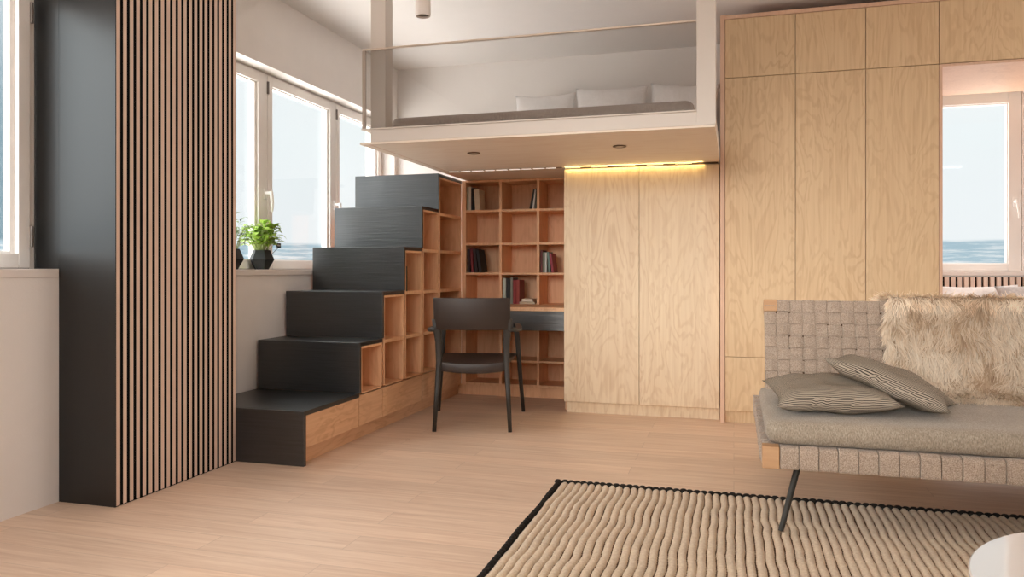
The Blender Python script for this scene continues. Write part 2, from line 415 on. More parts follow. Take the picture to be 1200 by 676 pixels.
# ------------------------------------------------------------------ storage staircase
XS, XL = -2.104, -2.79
st = thing('storage_staircase', 'black stepped staircase with plywood cubbyholes and drawers in its side', 'staircase', (-2.45, 4.6, 0))
ys = [3.445, 4.049, 4.354, 4.680, 4.984, 5.297, 5.797]
zs = [.281, .577, .868, 1.160, 1.455, 1.722]
z0 = 0
for i in range(6):
    m_ = M().box(XL, XS, ys[i], ys[i]+.024, z0, zs[i])
    m_.box(XL, XS, ys[i]+.024, ys[i+1]+(.0 if i < 5 else 0), zs[i]-.024, zs[i])
    obj('step', m_, 'blackoak', st, bevel=.002)
    z0 = zs[i]-.0
# carcass with cubbyholes
c = M(); XI = XS-.33
lev = [.281, .566, .860, 1.153, 1.432]
c.box(XL, XI-.003, ys[0]+.03, 5.797, .0, .25)
for k in range(1, 6):
    ya, yb = ys[k]+.024, ys[k+1]
    top = zs[k]-.024
    # uprights
    c.box(XI, XS-.002, ya, ya+.012, .281, top)
    c.box(XI, XS-.002, yb-.010, yb+.0, .281, top)
    for j in range(0, k):
        z = lev[j]
        c.box(XI, XS-.002, ya+.012, yb-.010, z-(.022 if j else .006), z)
    c.box(XI, XS-.002, ya+.012, yb-.010, top-.014, top)
obj('cubby_carcass', c, 'oak', st, bevel=.001, segs=1)
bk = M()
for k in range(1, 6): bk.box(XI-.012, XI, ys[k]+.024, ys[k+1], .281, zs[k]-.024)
obj('back_panel', bk, 'redwood_shade', st)
dy = [3.470, 4.047, 4.364, 4.992, 5.30, 5.795]
for a, b in zip(dy[:-1], dy[1:]):
    d = M().box(XS-.022, XS-.003, a+.004, b-.004, .088, .2665 if a > 3.5 else .256)
    obj('drawer', d, 'oaky', st, bevel=.001, segs=1)
obj('drawer_gap_shade', M().box(XS-.031, XS-.0245, 3.475, 5.79, .092, .262), 'void', st)  # black sheet added behind the fronts as the shade in the seams
obj('plinth', M().box(-2.18, -2.15, 3.47, 5.86, 0, .10), 'oaky', st)
obj('side_edge', M().box(XS-.05, XS-.003, 3.469, 3.4715, .0, .256), 'edge', st)

# ------------------------------------------------------------------ bookcase under the loft
YS = 5.80
bc = thing('bookcase', 'open plywood bookcase of square compartments under the loft, behind the desk', 'bookcase', (-1.6, 5.95, 0))
c = M()
for a, b in ((-2.105, -2.069), (-1.789, -1.768), (-1.481, -1.461), (-1.185, -1.152)):
    c.box(a, b, YS, 6.085, 0.0835, 1.722)
obj('upright_panel', c, 'oak', bc, bevel=.001, segs=1)
sp = [(-2.069, -1.789), (-1.768, -1.481), (-1.461, -1.185)]
for z0, z1 in ((1.706, 1.722), (1.466, 1.485), (1.203, 1.222), (.966, .984), (.716, .735), (.276, .293), (.0835, .103)):
    s = M()
    for a, b in sp: s.box(a, b, YS+.001, 6.085, z0, z1)
    obj('shelf', s, 'oak', bc, bevel=.001, segs=1)
obj('back_panel', M().box(-2.105, -1.152, 6.085, 6.097, .0, 1.722), 'oak', bc)
obj('plinth', M().box(-2.149, -1.152, 5.84, 5.86, 0, .083), 'oak', bc)

dk = thing('desk', 'narrow built-in desk with plywood top and black drawer front', 'desk', (-1.6, 5.6, 0))
obj('desktop', M().box(-2.10, -1.153, 5.33, 5.798, .708, .735), 'oaky', dk, bevel=.002)
obj('drawer', M().box(-2.098, -1.154, 5.338, 5.36, .567, .7075), 'blackoak', dk, bevel=.002)
obj('support_panel', M().box(-1.168, -1.154, 5.40, 5.79, 0, .598), 'oaky', dk)
obj('drawer_box', M().box(-2.05, -1.20, 5.361, 5.79, .60, .707), 'blackoak', dk)

# ------------------------------------------------------------------ wardrobe below the loft
wd = thing('wardrobe', 'two-door plywood wardrobe standing under the right half of the loft', 'wardrobe', (-.62, 5.7, 0))
obj('carcass', M().box(-1.150, -.092, 5.302, 6.09, .078, 1.712), 'ply', wd)
for a, b in ((-1.150, -.6255), (-.6225, -.096)):
    obj('door', M().box(a, b, 5.28, 5.301, .079, 1.713), 'ply', wd, bevel=.0015, segs=1)
obj('plinth', M().box(-1.138, -.092, 5.312, 5.33, 0, .077), 'ply', wd)

# ------------------------------------------------------------------ tall cupboards
YW = 5.22
xs = [-.057, .379, .793, 1.206]
txt = ['tall plywood cupboard beside the loft post, leftmost of the three tall units',
       'tall plywood cupboard in the middle of the three tall units',
       'tall plywood cupboard bordering the sleeping niche with the window']
for i in range(3):
    a, b = xs[i], xs[i+1]
    u = thing('tall_cupboard', txt[i], 'cupboard', ((a+b)/2, 5.65, 0), group='tall plywood cupboards along the back wall')
    obj('carcass', M().box(a+.001, b-.001, YW+.022, 6.09, .078, 2.650), 'plycup', u)
    for nm, za, zb in (('lower_door', .079, .4325), ('door', .436, 2.2615), ('upper_door', 2.2655, 2.648)):
        obj(nm, M().box(a+.0018, b-.0018, YW, YW+.021, za, zb), 'plycup', u, bevel=.001, segs=1)
    obj('plinth', M().box(a, b, YW+.03, YW+.05, 0, .078), 'plycup', u)
ov = thing('overhead_cupboard', 'plywood overhead cupboard bridging the top of the sleeping niche', 'cupboard', (1.9, 5.65, 2.26))
obj('carcass', M().box(1.226, 2.9, YW+.022, 6.09, 2.262, 2.65), 'plycup', ov)
for a, b in ((1.2078, 2.05), (2.0535, 2.9)):
    obj('door', M().box(a, b, YW, YW+.021, 2.2655, 2.648), 'plycup', ov, bevel=.001, segs=1)
obj('soffit_panel', M().box(1.226, 2.9, YW+.002, 6.09, 2.246, 2.2615), 'edge', ov)
sd = thing('cupboard_surround', 'thin plywood side panels and top strip framing the tall cupboards', 'panel', (.6, 5.65, 0))
obj('side_panel', M().box(-.0865, -.0575, YW-.012, 6.09, 0, 2.676), 'edge', sd, bevel=.001, segs=1)
obj('side_panel', M().box(1.2065, 1.2255, YW+.001, 6.09, 0, 2.2615), 'edge', sd, bevel=.001, segs=1)
obj('top_strip', M().box(-.057, 2.9, YW-.004, 6.09, 2.6505, 2.676), 'edge', sd, bevel=.001, segs=1)
obj('side_panel', M().box(2.9005, 2.93, YW, 6.09, 0, 2.676), 'edge', sd, bevel=.001, segs=1)

# ------------------------------------------------------------------ loft
lf = thing('loft_platform', 'white loft bed platform with square posts hanging from the ceiling', 'loft', (-1.05, 5.0, 1.724))
YL = 3.985; ZL = 1.724
obj('underside_panel', M().box(-2.069, -.0895, YL, 6.09, ZL, ZL+.012), 'plyx', lf, bevel=.001, segs=1)
obj('edge_strip', M().box(-2.012, -2.008, YL+.02, 5.26, ZL-.0012, ZL-.0002), 'edge', lf)
b_ = M().box(-2.002, -.0895, YL, YL+.012, ZL+.0125, 1.806)           # front web
b_.box(-2.002, -1.99, YL+.012, 5.29, ZL+.0125, 1.806)                # left web
b_.box(-.1015, -.0895, YL+.012, 5.20, ZL+.0125, 1.806)               # right web
b_.box(-2.056, -.183, YL-.010, YL+.03, 1.8065, 1.814)                # top lips
b_.box(-2.056, -1.98, YL+.03, 5.29, 1.8065, 1.814)
obj('beam', b_, 'loft', lf, bevel=.0015)
obj('deck', M().box(-1.975, -.105, YL+.0315, 6.09, 1.7365, 1.8055), 'loft', lf)
obj('post', M().box(-2.006, -1.914, 3.997, 4.095, 1.8145, ZC), 'loft', lf, bevel=.002)
obj('post', M().box(-.182, -.0875, YL-.001, 4.09, ZL+.0125, ZC), 'loft', lf, bevel=.002)
gp = obj('glass_panel', M().box(-2.030, -.183, YL-.004, YL+.006, 1.8145, 2.262), 'railglass', lf)
obj('top_rail', M().box(-2.050, -.183, YL-.007, YL+.009, 2.262, 2.272), 'rail', gp, bevel=.002)
obj('end_stile', M().box(-2.052, -2.0305, YL-.007, YL+.009, 1.8145, 2.262), 'glassedge', gp, bevel=.002)

mt = M(); n = 10
obj_m = obj('mattress', M().box(-1.95, -.20, 4.12, 6.03, 1.806, 1.903), 'mattress', None, bevel=.045, segs=4, smooth=True)
tag(obj_m, 'taupe covered mattress lying on the loft platform behind the glass', 'mattress')

def pillow_mesh(w, h, t, seed=0, n=22, pinch=.10, wr=.006):
    mb = M(); rows = []
    for side in (1, -1):
        g = []
        for i in range(n+1):
            for j in range(n+1):
                u = -1+2*i/n; v = -1+2*j/n
                x = w/2*u*(1-pinch*(1-v*v)*u*u); y = h/2*v*(1-pinch*(1-u*u)*v*v)
                e = max(0., (1-u*u)*(1-v*v))
                z = side*t/2*(e**.42)
                q = noise.noise(Vector((x*9+seed*3.1, y*9+seed, side*2.)))
                z += q*wr*(e**.3)*2
                g.append((x, y, z))
        f = []
        for i in range(n):
            for j in range(n):
                a = i*(n+1)+j
                q = (a, a+n+1, a+n+2, a+1)
                f.append(q if side > 0 else q[::-1])
        mb.add(g, f)
    return mb
def pillow(name, w, h, t, loc, rot, mat, label, group=None, seed=0, cat='pillow', piping=None, wr=.006, pinch=.1):
    mb = pillow_mesh(w, h, t, seed, wr=wr, pinch=pinch)
    o = obj(name, mb, mat, None, smooth=True, fix=False)
    n_ = 23; vs = mb.v; arc = [0.]*len(vs)
    for side in (0, 1):
        for i in range(n_):
            b0 = side*n_*n_+i*n_; mid = n_//2; L = [0.]
            for j in range(1, n_): L.append(L[-1]+(Vector(vs[b0+j])-Vector(vs[b0+j-1])).length)
            for j in range(n_): arc[b0+j] = L[j]-L[mid]
    at = o.data.attributes.new('arc', 'FLOAT', 'POINT'); at.data.foreach_set('value', arc)
    bm = bmesh.new(); bm.from_mesh(o.data); bmesh.ops.remove_doubles(bm, verts=bm.verts, dist=.0008); bmesh.ops.recalc_face_normals(bm, faces=bm.faces); bm.to_mesh(o.data); bm.free()
    for p in o.data.polygons: p.use_smooth = True
    o.location = loc; o.rotation_euler = rot
    return tag(o, label, cat, group)
G = 'white pillows on the loft bed'
pillow('bed_pillow', .50, .50, .15, (-1.43, 5.83, 2.158), (R(76), 0, 0), 'linen', 'white pillow on the loft bed nearest the staircase', G, 1)
pillow('bed_pillow', .56, .52, .16, (-.90, 5.80, 2.168), (R(74), 0, R(2)), 'linen', 'white pillow in the middle of the three on the loft bed', G, 2)
pillow('bed_pillow', .52, .50, .15, (-.372, 5.82, 2.165), (R(76), R(5), R(-3)), 'linen', 'white sagging pillow on the loft bed beside the right post', G, 3, wr=.012)

# downlights + led strips in the loft underside
for x, y, lab in ((-1.537, 4.451, 'small recessed downlight in the loft underside, in front of the bookcase'), (-.638, 4.443, 'small recessed downlight in the loft underside, in front of the wardrobe doors')):
    d = thing('downlight', lab, 'light', (x, y, ZL), group='recessed downlights under the loft')
    obj('ring', M().lathe([(.040, -.0005), (.040, -.006), (.029, -.007), (.028, -.0008)], (x, y, ZL), 28), 'bronze', d, smooth=False)
    obj('lens', M().lathe([(.0275, -.0008), (.0275, -.0035), (.001, -.0045)], (x, y, ZL), 24), 'lens', d)
ls = thing('light_strip', 'dashed white light strip in the loft underside above the desk', 'light', (-1.6, 5.235, ZL))
obj('channel', M().box(-2.0, -1.155, 5.226, 5.246, ZL-.0035, ZL-.0006), 'channel', ls)
x = -1.995
while x < -1.24:
    L = .065+rnd.random()*.03
    obj('diffuser', M().box(x, x+L, 5.2225, 5.250, ZL-.0055, ZL-.0036), 'led', ls); x += L+.016
ls = thing('light_strip', 'warm yellow glowing light strip between the loft and the wardrobe doors', 'light', (-.65, 5.27, ZL))
obj('channel', M().box(-1.145, -.10, 5.262, 5.272, ZL-.009, ZL-.0006), 'channel', ls)
for i in range(5):
    a = -1.14+i*.19; obj('diffuser', M().box(a, a+.11, 5.2595, 5.2618, ZL-.007, ZL-.003), 'ledwarm', ls)

# ceiling spotlight
cx, cy = -1.645, 3.91
sp_ = thing('ceiling_spotlight', 'white cylindrical spotlight hanging from the ceiling in front of the loft', 'light', (cx, cy, ZC))
obj('body', M().lathe([(.042, ZC-.001), (.042, 2.402), (.0385, 2.40), (.0385, 2.43)], (cx, cy, 0), 32), 'spot', sp_, smooth=False)
obj('lens', M().lathe([(.038, 2.412), (.038, 2.425), (.001, 2.428)], (cx, cy, 0), 28), 'dark', sp_)

# ------------------------------------------------------------------ books
BG = 'books in the bookcase'
def book(x, y, z, w, h, d, col, label, lean=0., flat=False, axis='y', rz=0., group=BG, name='book'):
    """x: left edge of the spine (or centre when flat), y: spine plane, z: shelf top"""
    key = 'cover_%d_%d_%d' % tuple(col)
    if key not in MAT: MAT[key] = plain('book_cover', srgb(*col), .55, .4, noise_amt=.12, nscale=25)
    root = thing(name, label, 'book', (x, y, z), rz, group)
    c_ = M().box(0, .003, 0, d, 0, h).box(w-.003, w, 0, d, 0, h).box(.003, w-.003, 0, .004, 0, h)
    cv = obj('cover', c_, key, root, local=True, bevel=.0008, segs=1)
    pg = obj('pages', M().box(.0032, w-.0032, .0042, d-.005, .004, h-.004), 'paper', root, local=True)
    if flat: root.rotation_euler = (0, R(90), rz)
    else: root.rotation_euler = (0, lean, rz)
    if axis == 'x': root.rotation_euler = (lean, 0, R(90))
    return root
yb = 5.815
z1, z3, z4 = 1.4855, .9845, .7355
book(-2.064, yb, z1, .014, .185, .15, (172, 176, 158), 'thin pale green book on the top shelf, against the left upright')
book(-2.049, yb, z1, .018, .19, .15, (212, 204, 190), 'tall cream book on the top shelf beside the black spine')
book(-2.030, yb, z1, .022, .178, .15, (26, 26, 26), 'black book on the top shelf between two cream books')
book(-1.996, yb, z1, .042, .165, .15, (222, 206, 182), 'thick cream book leaning against the black book on the top shelf', lean=R(-4))
book(-1.546, yb, z1+.003, .014, .155, .14, (38, 36, 36), 'black book leaning right on the top shelf, middle compartment', lean=R(12))
book(-1.523, yb, z1+.0022, .015, .15, .14, (214, 210, 204), 'white book in the leaning trio of the top middle compartment', lean=R(8))
book(-1.4965, yb, z1, .013, .16, .14, (64, 66, 56), 'dark green book standing against the second upright on the top shelf')
book(-2.062, yb, z3, .022, .19, .15, (52, 34, 32), 'dark brown book at the left end of the third shelf')
book(-2.029, yb, z3, .020, .195, .15, (124, 44, 48), 'dark red book at the left of the third shelf', lean=R(-3))
book(-1.997, yb, z3, .024, .19, .15, (50, 34, 34), 'brown leaning book on the third shelf beside the dark red book', lean=R(-6))
book(-1.962, yb, z3, .024, .185, .15, (34, 28, 28), 'nearly black leaning book at the right end of the third shelf row', lean=R(-9))
book(-1.456, yb, z3, .017, .175, .14, (104, 50, 48), 'maroon book beside the wardrobe on the third shelf, leftmost')
book(-1.438, yb, z3, .017, .16, .14, (116, 118, 104), 'olive grey book on the third shelf near the wardrobe')
book(-1.420, yb, z3, .015, .158, .14, (206, 206, 202), 'white book on the third shelf between grey and pink books')
book(-1.390, yb, z3, .016, .162, .14, (112, 136, 132), 'teal leaning book on the third shelf near the wardrobe', lean=R(-5))
book(-1.365, yb, z3, .018, .15, .14, (150, 60, 74), 'pink red leaning book on the third shelf, nearest the wardrobe', lean=R(-8))
book(-1.762, yb, z4, .024, .205, .15, (186, 196, 186), 'pale teal book standing on the desk shelf against the upright')
book(-1.736, yb, z4, .034, .20, .15, (22, 26, 28), 'thick black book standing on the desk shelf')
book(-1.701, yb, z4, .020, .21, .15, (126, 128, 118), 'grey book on the desk shelf between the black and red books')
book(-1.679, yb, z4, .026, .19, .15, (138, 46, 48), 'red book with dark spine on the desk shelf')
book(-1.652, yb, z4, .026, .19, .15, (150, 66, 60), 'brick red book at the right of the upright row on the desk shelf')
book(-1.625, yb-.005, z4+.0185, .018, .125, .16, (196, 180, 156), 'beige book lying flat under a smaller white book on the desk shelf', flat=True).rotation_euler = (0, R(90), 0)
book(-1.608, yb, z4+.0415, .022, .09, .13, (228, 216, 200), 'small white book lying on top of the flat beige book', flat=True).rotation_euler = (0, R(90), 0)
# books in the side of the staircase
xb = XS-.02
SG = 'books in the staircase cubbyholes'
def sbook(y, z, w, h, col, label):
    return book(xb, y, z, w, h, .14, col, label, axis='x', group=SG)
sbook(4.725, .861, .028, .20, (206, 200, 170), 'cream book in the staircase cubbyhole of the third step, beside a black book')
sbook(4.755, .861, .022, .17, (40, 44, 34), 'dark green book leaning on the cream book in the staircase cubbyhole')
sbook(5.345, .567, .022, .20, (42, 40, 42), 'black book in the deep corner cubbyhole behind the chair')
sbook(5.372, .567, .024, .17, (90, 84, 80), 'grey brown book next to the black one in the deep corner cubbyhole')
sbook(5.336, 1.154, .018, .22, (226, 196, 160), 'pale book alone in the upper deep cubbyhole of the staircase')

# ------------------------------------------------------------------ potted plants on the sill
def pot(parent, x, y, z, s=1.):
    k = 6
    def ring(r, zz, rot=0): return [(x+r*cos(2*pi*(j+rot)/k+.35), y+r*sin(2*pi*(j+rot)/k+.35), z+zz) for j in range(k)]
    m_ = M().loft([ring(.042*s, 0), ring(.078*s, .062*s, .0), ring(.052*s, .122*s), ring(.046*s, .122*s), ring(.05*s, .10*s)])
    obj('pot', m_, 'pot', parent)
    obj('soil', M().lathe([(.046*s, .1005*s), (.044*s, .108*s), (.001, .110*s)], (x, y, z), 12), 'soil', parent)
def leafy(parent, x, y, z, s, mat, seed, n, lw, ll):
    r_ = random.Random(seed); lf_ = M(); sm = M()
    for i in range(n):
        a = r_.random()*2*pi; rr = (r_.random()**.6)*.085*s; hh = (.05+.155*r_.random())*s*(1-.25*rr/(.085*s))
        bx, by = x+rr*.3*cos(a), y+rr*.3*sin(a)
        tx, ty, tz = x+rr*cos(a), y+rr*sin(a), z+hh
        if i % 3 == 0: sm.tube([(bx, by, z), ((bx+tx)/2, (by+ty)/2, z+hh*.6), (tx, ty, tz)], .0018*s, 5)
        d = Vector((cos(a+r_.uniform(-.9, .9)), sin(a+r_.uniform(-.9, .9)), r_.uniform(-.35, .45))).normalized()
        sd_ = d.cross(Vector((0, 0, 1))).normalized(); nn = sd_.cross(d)
        L = ll*s*r_.uniform(.7, 1.2); W = lw*s*r_.uniform(.7, 1.2)
        P = Vector((tx, ty, tz)); pts = []
        for q, wv, dz in ((0, .12, 0), (.25, .8, .10), (.55, 1., .13), (.8, .6, .07), (1., .04, -.08)):
            c0 = P+d*L*q+nn*dz*L
            pts.append([c0-sd_*W*wv*.5+nn*W*.12*wv, c0, c0+sd_*W*wv*.5+nn*W*.12*wv])
        lf_.loft(pts, cap=False, closed=False)
    obj('foliage', lf_, mat, parent, smooth=True, fix=False); obj('stems', sm, 'stem', parent)
px, py = -2.862, 4.195
p1 = thing('potted_plant', 'bright green basil plant in a black faceted pot on the window sill', 'plant', (px, py, ZS))
pot(p1, px, py, ZS, 1.0); leafy(p1, px, py, ZS+.105, 1.05, 'leaf', 3, 190, .042, .056)
tx_ = px+.098
tg = obj('plant_tag', M().box(tx_, tx_+.002, py+.012, py+.058, ZS+.138, ZS+.166).tube([(tx_-.052, py+.034, ZS+.095), (tx_+.001, py+.035, ZS+.139)], .0018, 6), 'tag', p1)
wr = M()
for i in range(5): wr.box(tx_+.0021, tx_+.0027, py+.018+i*.0072, py+.0225+i*.0072, ZS+.146+(.002 if i % 2 else 0), ZS+.157)
obj('lettering', wr, 'tagink', tg)
px2, py2 = -2.862, 3.885
p2 = thing('potted_plant', 'grey green herb in a black faceted pot, half hidden behind the slatted column', 'plant', (px2, py2, ZS))
pot(p2, px2, py2, ZS, 1.0); leafy(p2, px2, py2, ZS+.105, 1.1, 'leaf2', 8, 110, .016, .05)

# ------------------------------------------------------------------ chair
CH = thing('desk_chair', 'dark brown plastic armchair with slim legs standing at the desk', 'chair', (-1.559, 4.484, 0), R(14.0))
def rr_ring(c, ax, ay, w, h, k=4, r=.3):
    """rounded-rect ring around c in plane spanned by ax, ay"""
    c, ax, ay = Vector(c), Vector(ax), Vector(ay); out = []
    rad = min(w, h)*r
    for sx, sy, a0 in ((1, 1, 0), (-1, 1, 90), (-1, -1, 180), (1, -1, 270)):
        for i in range(k):
            a = R(a0+90*i/(k-1)); out.append(c+ax*(sx*(w/2-rad)+rad*cos(a))+ay*(sy*(h/2-rad)+rad*sin(a)))
    return out
def bar(pts, w, h, mat, name, parent):
    m_ = M(); P = [Vector(p) for p in pts]; rings = []
    for i, p in enumerate(P):
        t_ = (P[min(i+1, len(P)-1)]-P[max(i-1, 0)]).normalized()
        ref = Vector((0, 1, 0)) if abs(t_.z) > .6 else Vector((0, 0, 1))
        ax = t_.cross(ref).normalized(); ay = ax.cross(t_).normalized()
        ww = w[i] if hasattr(w, '__len__') else w; hh = h[i] if hasattr(h, '__len__') else h
        rings.append(rr_ring(p, ax, ay, ww, hh))
    m_.loft(rings)
    return obj(name, m_, mat, parent, local=True, smooth=True, bevel=0)
# rear legs rise to the backrest
for s_ in (-1, 1):
    bar([(s_*.236, 0.0, 0), (s_*.222, .03, .25), (s_*.212, .045, .43), (s_*.212, .035, .56), (s_*.220, .012, .64), (s_*.225, 0, .70)],
        [.024, .030, .036, .044, .050, .05], [.024, .032, .036, .034, .028, .02], 'chairleg', 'leg', CH)
    bar([(s_*.302, .70, 0), (s_*.278, .655, .30), (s_*.262, .63, .52), (s_*.252, .60, .615)], [.024, .030, .034, .036], [.024, .030, .036, .032], 'chairleg', 'leg', CH)
    bar([(s_*.225, .005, .635), (s_*.262, .05, .628), (s_*.285, .18, .622), (s_*.280, .38, .622), (s_*.262, .56, .624), (s_*.252, .62, .618)],
        [.034, .040, .044, .044, .042, .036], [.030, .022, .018, .018, .022, .028], 'chairleg', 'armrest', CH)
# backrest: gently curved panel
m_ = M(); n = 14; ring_f = []
for i in range(n+1):
    u = -1+2*i/n; x = u*.238; yc = -.035*(1-u*u)
    ring_f.append([(x, yc-.008+.012, .632), (x, yc-.008-.0, .70), (x, yc-.008-.022, .832), (x, yc+.010-.022, .832), (x, yc+.010, .70), (x, yc+.012+.012, .632)])
m_.loft(ring_f)
obj('backrest', m_, 'chair', CH, local=True, bevel=.004, smooth=True)
# seat: saddle-shaped shell with a thick rear lip
m_ = M(); nx, ny = 16, 16; top = []; bot = []
for j in range(ny+1):
    v = j/ny; yy = .04+.60*v; hw = .205+.055*v
    for i in range(nx+1):
        u = -1+2*i/nx
        zz = .432-.020*(1-u*u)*sin(pi*min(1, v*1.1+.02))-.012*v-.012*(1-u*u)*(1-v)
        th = .040*(1-v)**2+.022
        top.append((u*hw, yy-.02*(1-u*u)*(1-v), zz)); bot.append((u*hw*.98, yy-.018*(1-u*u)*(1-v), zz-th))
f = []
N = (nx+1)*(ny+1); idx = lambda i, j: j*(nx+1)+i
for j in range(ny):
    for i in range(nx):
        f.append((idx(i, j), idx(i+1, j), idx(i+1, j+1), idx(i, j+1))); f.append((N+idx(i, j), N+idx(i, j+1), N+idx(i+1, j+1), N+idx(i+1, j)))
for j in range(ny):
    f.append((idx(0, j), idx(0, j+1), N+idx(0, j+1), N+idx(0, j))); f.append((idx(nx, j+1), idx(nx, j), N+idx(nx, j), N+idx(nx, j+1)))
for i in range(nx):
    f.append((idx(i+1, 0), idx(i, 0), N+idx(i, 0), N+idx(i+1, 0))); f.append((idx(i, ny), idx(i+1, ny), N+idx(i+1, ny), N+idx(i, ny)))
m_.add(top+bot, f)
obj('seat', m_, 'chair', CH, local=True, bevel=.006, smooth=True)

# ------------------------------------------------------------------ daybed sofa
X0, X1 = .104, 2.30
SF = thing('daybed_sofa', 'low sofa with woven tweed webbing, grey seat pad and black steel legs', 'sofa', (1.2, 3.6, 0))
# wrapped rails (front + left + rear)
def wrapped(ax, a0, a1, p0, p1, z0, z1, pitch, first_raised=False):
    m_ = M(); a = a0; k = 0 if first_raised else 1
    while a < a1-.01:
        b = min(a+pitch-.0025, a1); g = .0035 if k % 2 == 0 else 0
        w = rnd.uniform(-.0012, .0012)
        if ax == 'x': m_.box(a, b, p0-g+w, p1+g, z0-g, z1+g+w)
        else: m_.box(p0-g+w, p1+g, a, b, z0-g, z1+g+w)
        a += pitch; k += 1
    return m_
# front rail with strap overlaps
fr = M(); a = X0+.064; k = 0
while a < X1:
    b = min(a+.0685, X1)
    raised = k % 2 == 1
    y0 = 3.066-(.005 if raised else 0)
    cr = [(y0+.004, .247), (y0, .256), (y0, .316), (y0+.006, .327), (y0+.02, .331+(.004 if raised else 0)), (3.128, .331), (3.128, .250)]
    fr.loft([[(xx, p[0], p[1]) for p in cr] for xx in (a+.0012, b-.0012)])
    a += .0685; k += 1
obj('front_rail', fr, 'weave', SF, bevel=.0025)
obj('side_rail', wrapped('y', 3.132, 4.33, X0, X0+.05, .250, .328, .066), 'weave', SF, bevel=.003)
obj('rear_rail', wrapped('x', X0+.056, X1, 4.28, 4.33, .250, .328, .066), 'weave', SF, bevel=.003)
obj('rail_core', M().box(X0+.07, X1-.01, 3.074, 3.122, .254, .322).box(X0+.006, X0+.044, 3.14, 4.32, .254, .322), 'seat', SF)
obj('webbing_base', M().box(X0+.045, X1, 3.128, 4.285, .300, .325), 'weave', SF)
obj('corner_block', M().box(X0, X0+.0625, 3.067, 3.131, .246, .330), 'sofawood', SF, bevel=.003)
# seat pad
def rounded_pad(x0, x1, y0, y1, z0, z1, r, seed):
    m_ = M(); nx, ny = 60, 24; lay = []
    pr = [(-r, 0.), (-.35*r, .10), (0, .35), (0, .65), (-.30*r, .88), (-r*.8, .97), (-r*2.2, 1.0)]
    rings = []
    for ins, zf in pr:
        ring = []
        xa, xb, ya, yb_ = x0-ins, x1+ins, y0-ins, y1+ins
        cr = .05
        for (cx_, cy_, a0) in ((xb-cr, yb_-cr, 0), (xa+cr, yb_-cr, 90), (xa+cr, ya+cr, 180), (xb-cr, ya+cr, 270)):
            for i in range(6):
                an = R(a0+18*i); ring.append((cx_+cr*cos(an), cy_+cr*sin(an), z0+(z1-z0)*zf))
        rings.append(ring)
    return m_.loft(rings)
obj('seat_pad', rounded_pad(X0+.016, X1-.02, 3.088, 4.05, .3325, .425, .03, 1), 'seat', SF, smooth=True)
# backrest: tilted woven panel. base (y 3.90,z .36) -> top (y 4.095, z .85)
A = Vector((0, 3.905, .335)); B = Vector((0, 4.095, .848)); T = (B-A).normalized(); Nn = Vector((0, T.z, -T.y))*-1  # towards the seat
H = (B-A).length; BX0, BX1 = .147, 2.26
def bp(x, s_, d): q = A+T*s_+Nn*d; return (x, q.y, q.z)
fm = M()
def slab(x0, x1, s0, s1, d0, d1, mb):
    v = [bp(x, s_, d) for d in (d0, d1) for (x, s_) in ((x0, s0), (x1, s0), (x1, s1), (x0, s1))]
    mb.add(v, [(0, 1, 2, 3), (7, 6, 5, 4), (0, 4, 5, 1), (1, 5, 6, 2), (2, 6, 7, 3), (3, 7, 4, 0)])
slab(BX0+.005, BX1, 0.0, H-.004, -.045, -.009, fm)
obj('backrest_core', fm, 'darkback', SF)  # core coloured dark to stand for shade in the strap gaps
wv = M(); pv, ph = .0600, .0615
nv = int((BX1-BX0)/pv); nh = int(H/ph)+1
def cellraise(i, j): return (i+j) % 2 == 0
# vertical bands: ribbon over/under; horizontal bands likewise
for i in range(nv):
    xa = BX0+i*pv+.0018; xb = xa+pv-.0042
    pts = []
    for q in range(nh*4+1):
        s_ = min(H, H-q*ph/4)
        if s_ < 0: break
        j = (H-s_)/ph
        d = .0085*cos(pi*(j-.5-i % 2))
        sk = .003*sin(s_*9+i*1.7)
        pts.append([bp(xa+sk, s_, d-.003), bp(xa+sk+.003, s_, d+.001), bp(xb+sk-.003, s_, d+.001), bp(xb+sk, s_, d-.003)])
    wv.loft(pts, cap=False, closed=False)
for j in range(nh):
    s1 = H-j*ph-.0018; s0 = max(0, s1-ph+.0042)
    if s1 < .03: continue
    pts = []
    for q in range(nv*4+1):
        x = BX0+q*pv/4; i = q/4
        d = .0085*cos(pi*(i-.5-(j+1) % 2))
        sk = .0025*sin(x*11+j*2.3)
        pts.append([bp(x, s0+sk, d-.003), bp(x, s0+sk+.003, d+.001), bp(x, s1+sk-.003, d+.001), bp(x, s1+sk, d-.003)])
    wv.loft(pts, cap=False, closed=False)
# top fold of the bands
for i in range(nv):
    xa = BX0+i*pv+.001; xb = xa+pv-.0022
    slab(xa, xb, H-.003, H+.001, -.05, .002+(.003 if i % 2 else 0), wv)
obj('woven_webbing', wv, 'weave', SF, fix=False)
cb = M(); slab(BX0-.002, BX0+.062, H-.058, H+.004, -.05, .009, cb)
obj('corner_block', cb, 'sofawood', SF, bevel=.003)
sp2 = M(); slab(BX0+.0, BX0+.045, -.04, .04, -.045, -.005, sp2)
obj('backrest_bracket', sp2, 'steel', SF)
for top_, foot in (((.238, 3.135, .252), (.170, 3.052, .018)), ((2.18, 3.135, .252), (2.25, 3.052, .018)), ((.30, 4.22, .252), (.29, 4.27, .0)), ((2.18, 4.22, .252), (2.24, 4.27, .0))):
    obj('leg', M().tube([top_, foot], [.0125, .0105], 14), 'steel', SF, smooth=False)

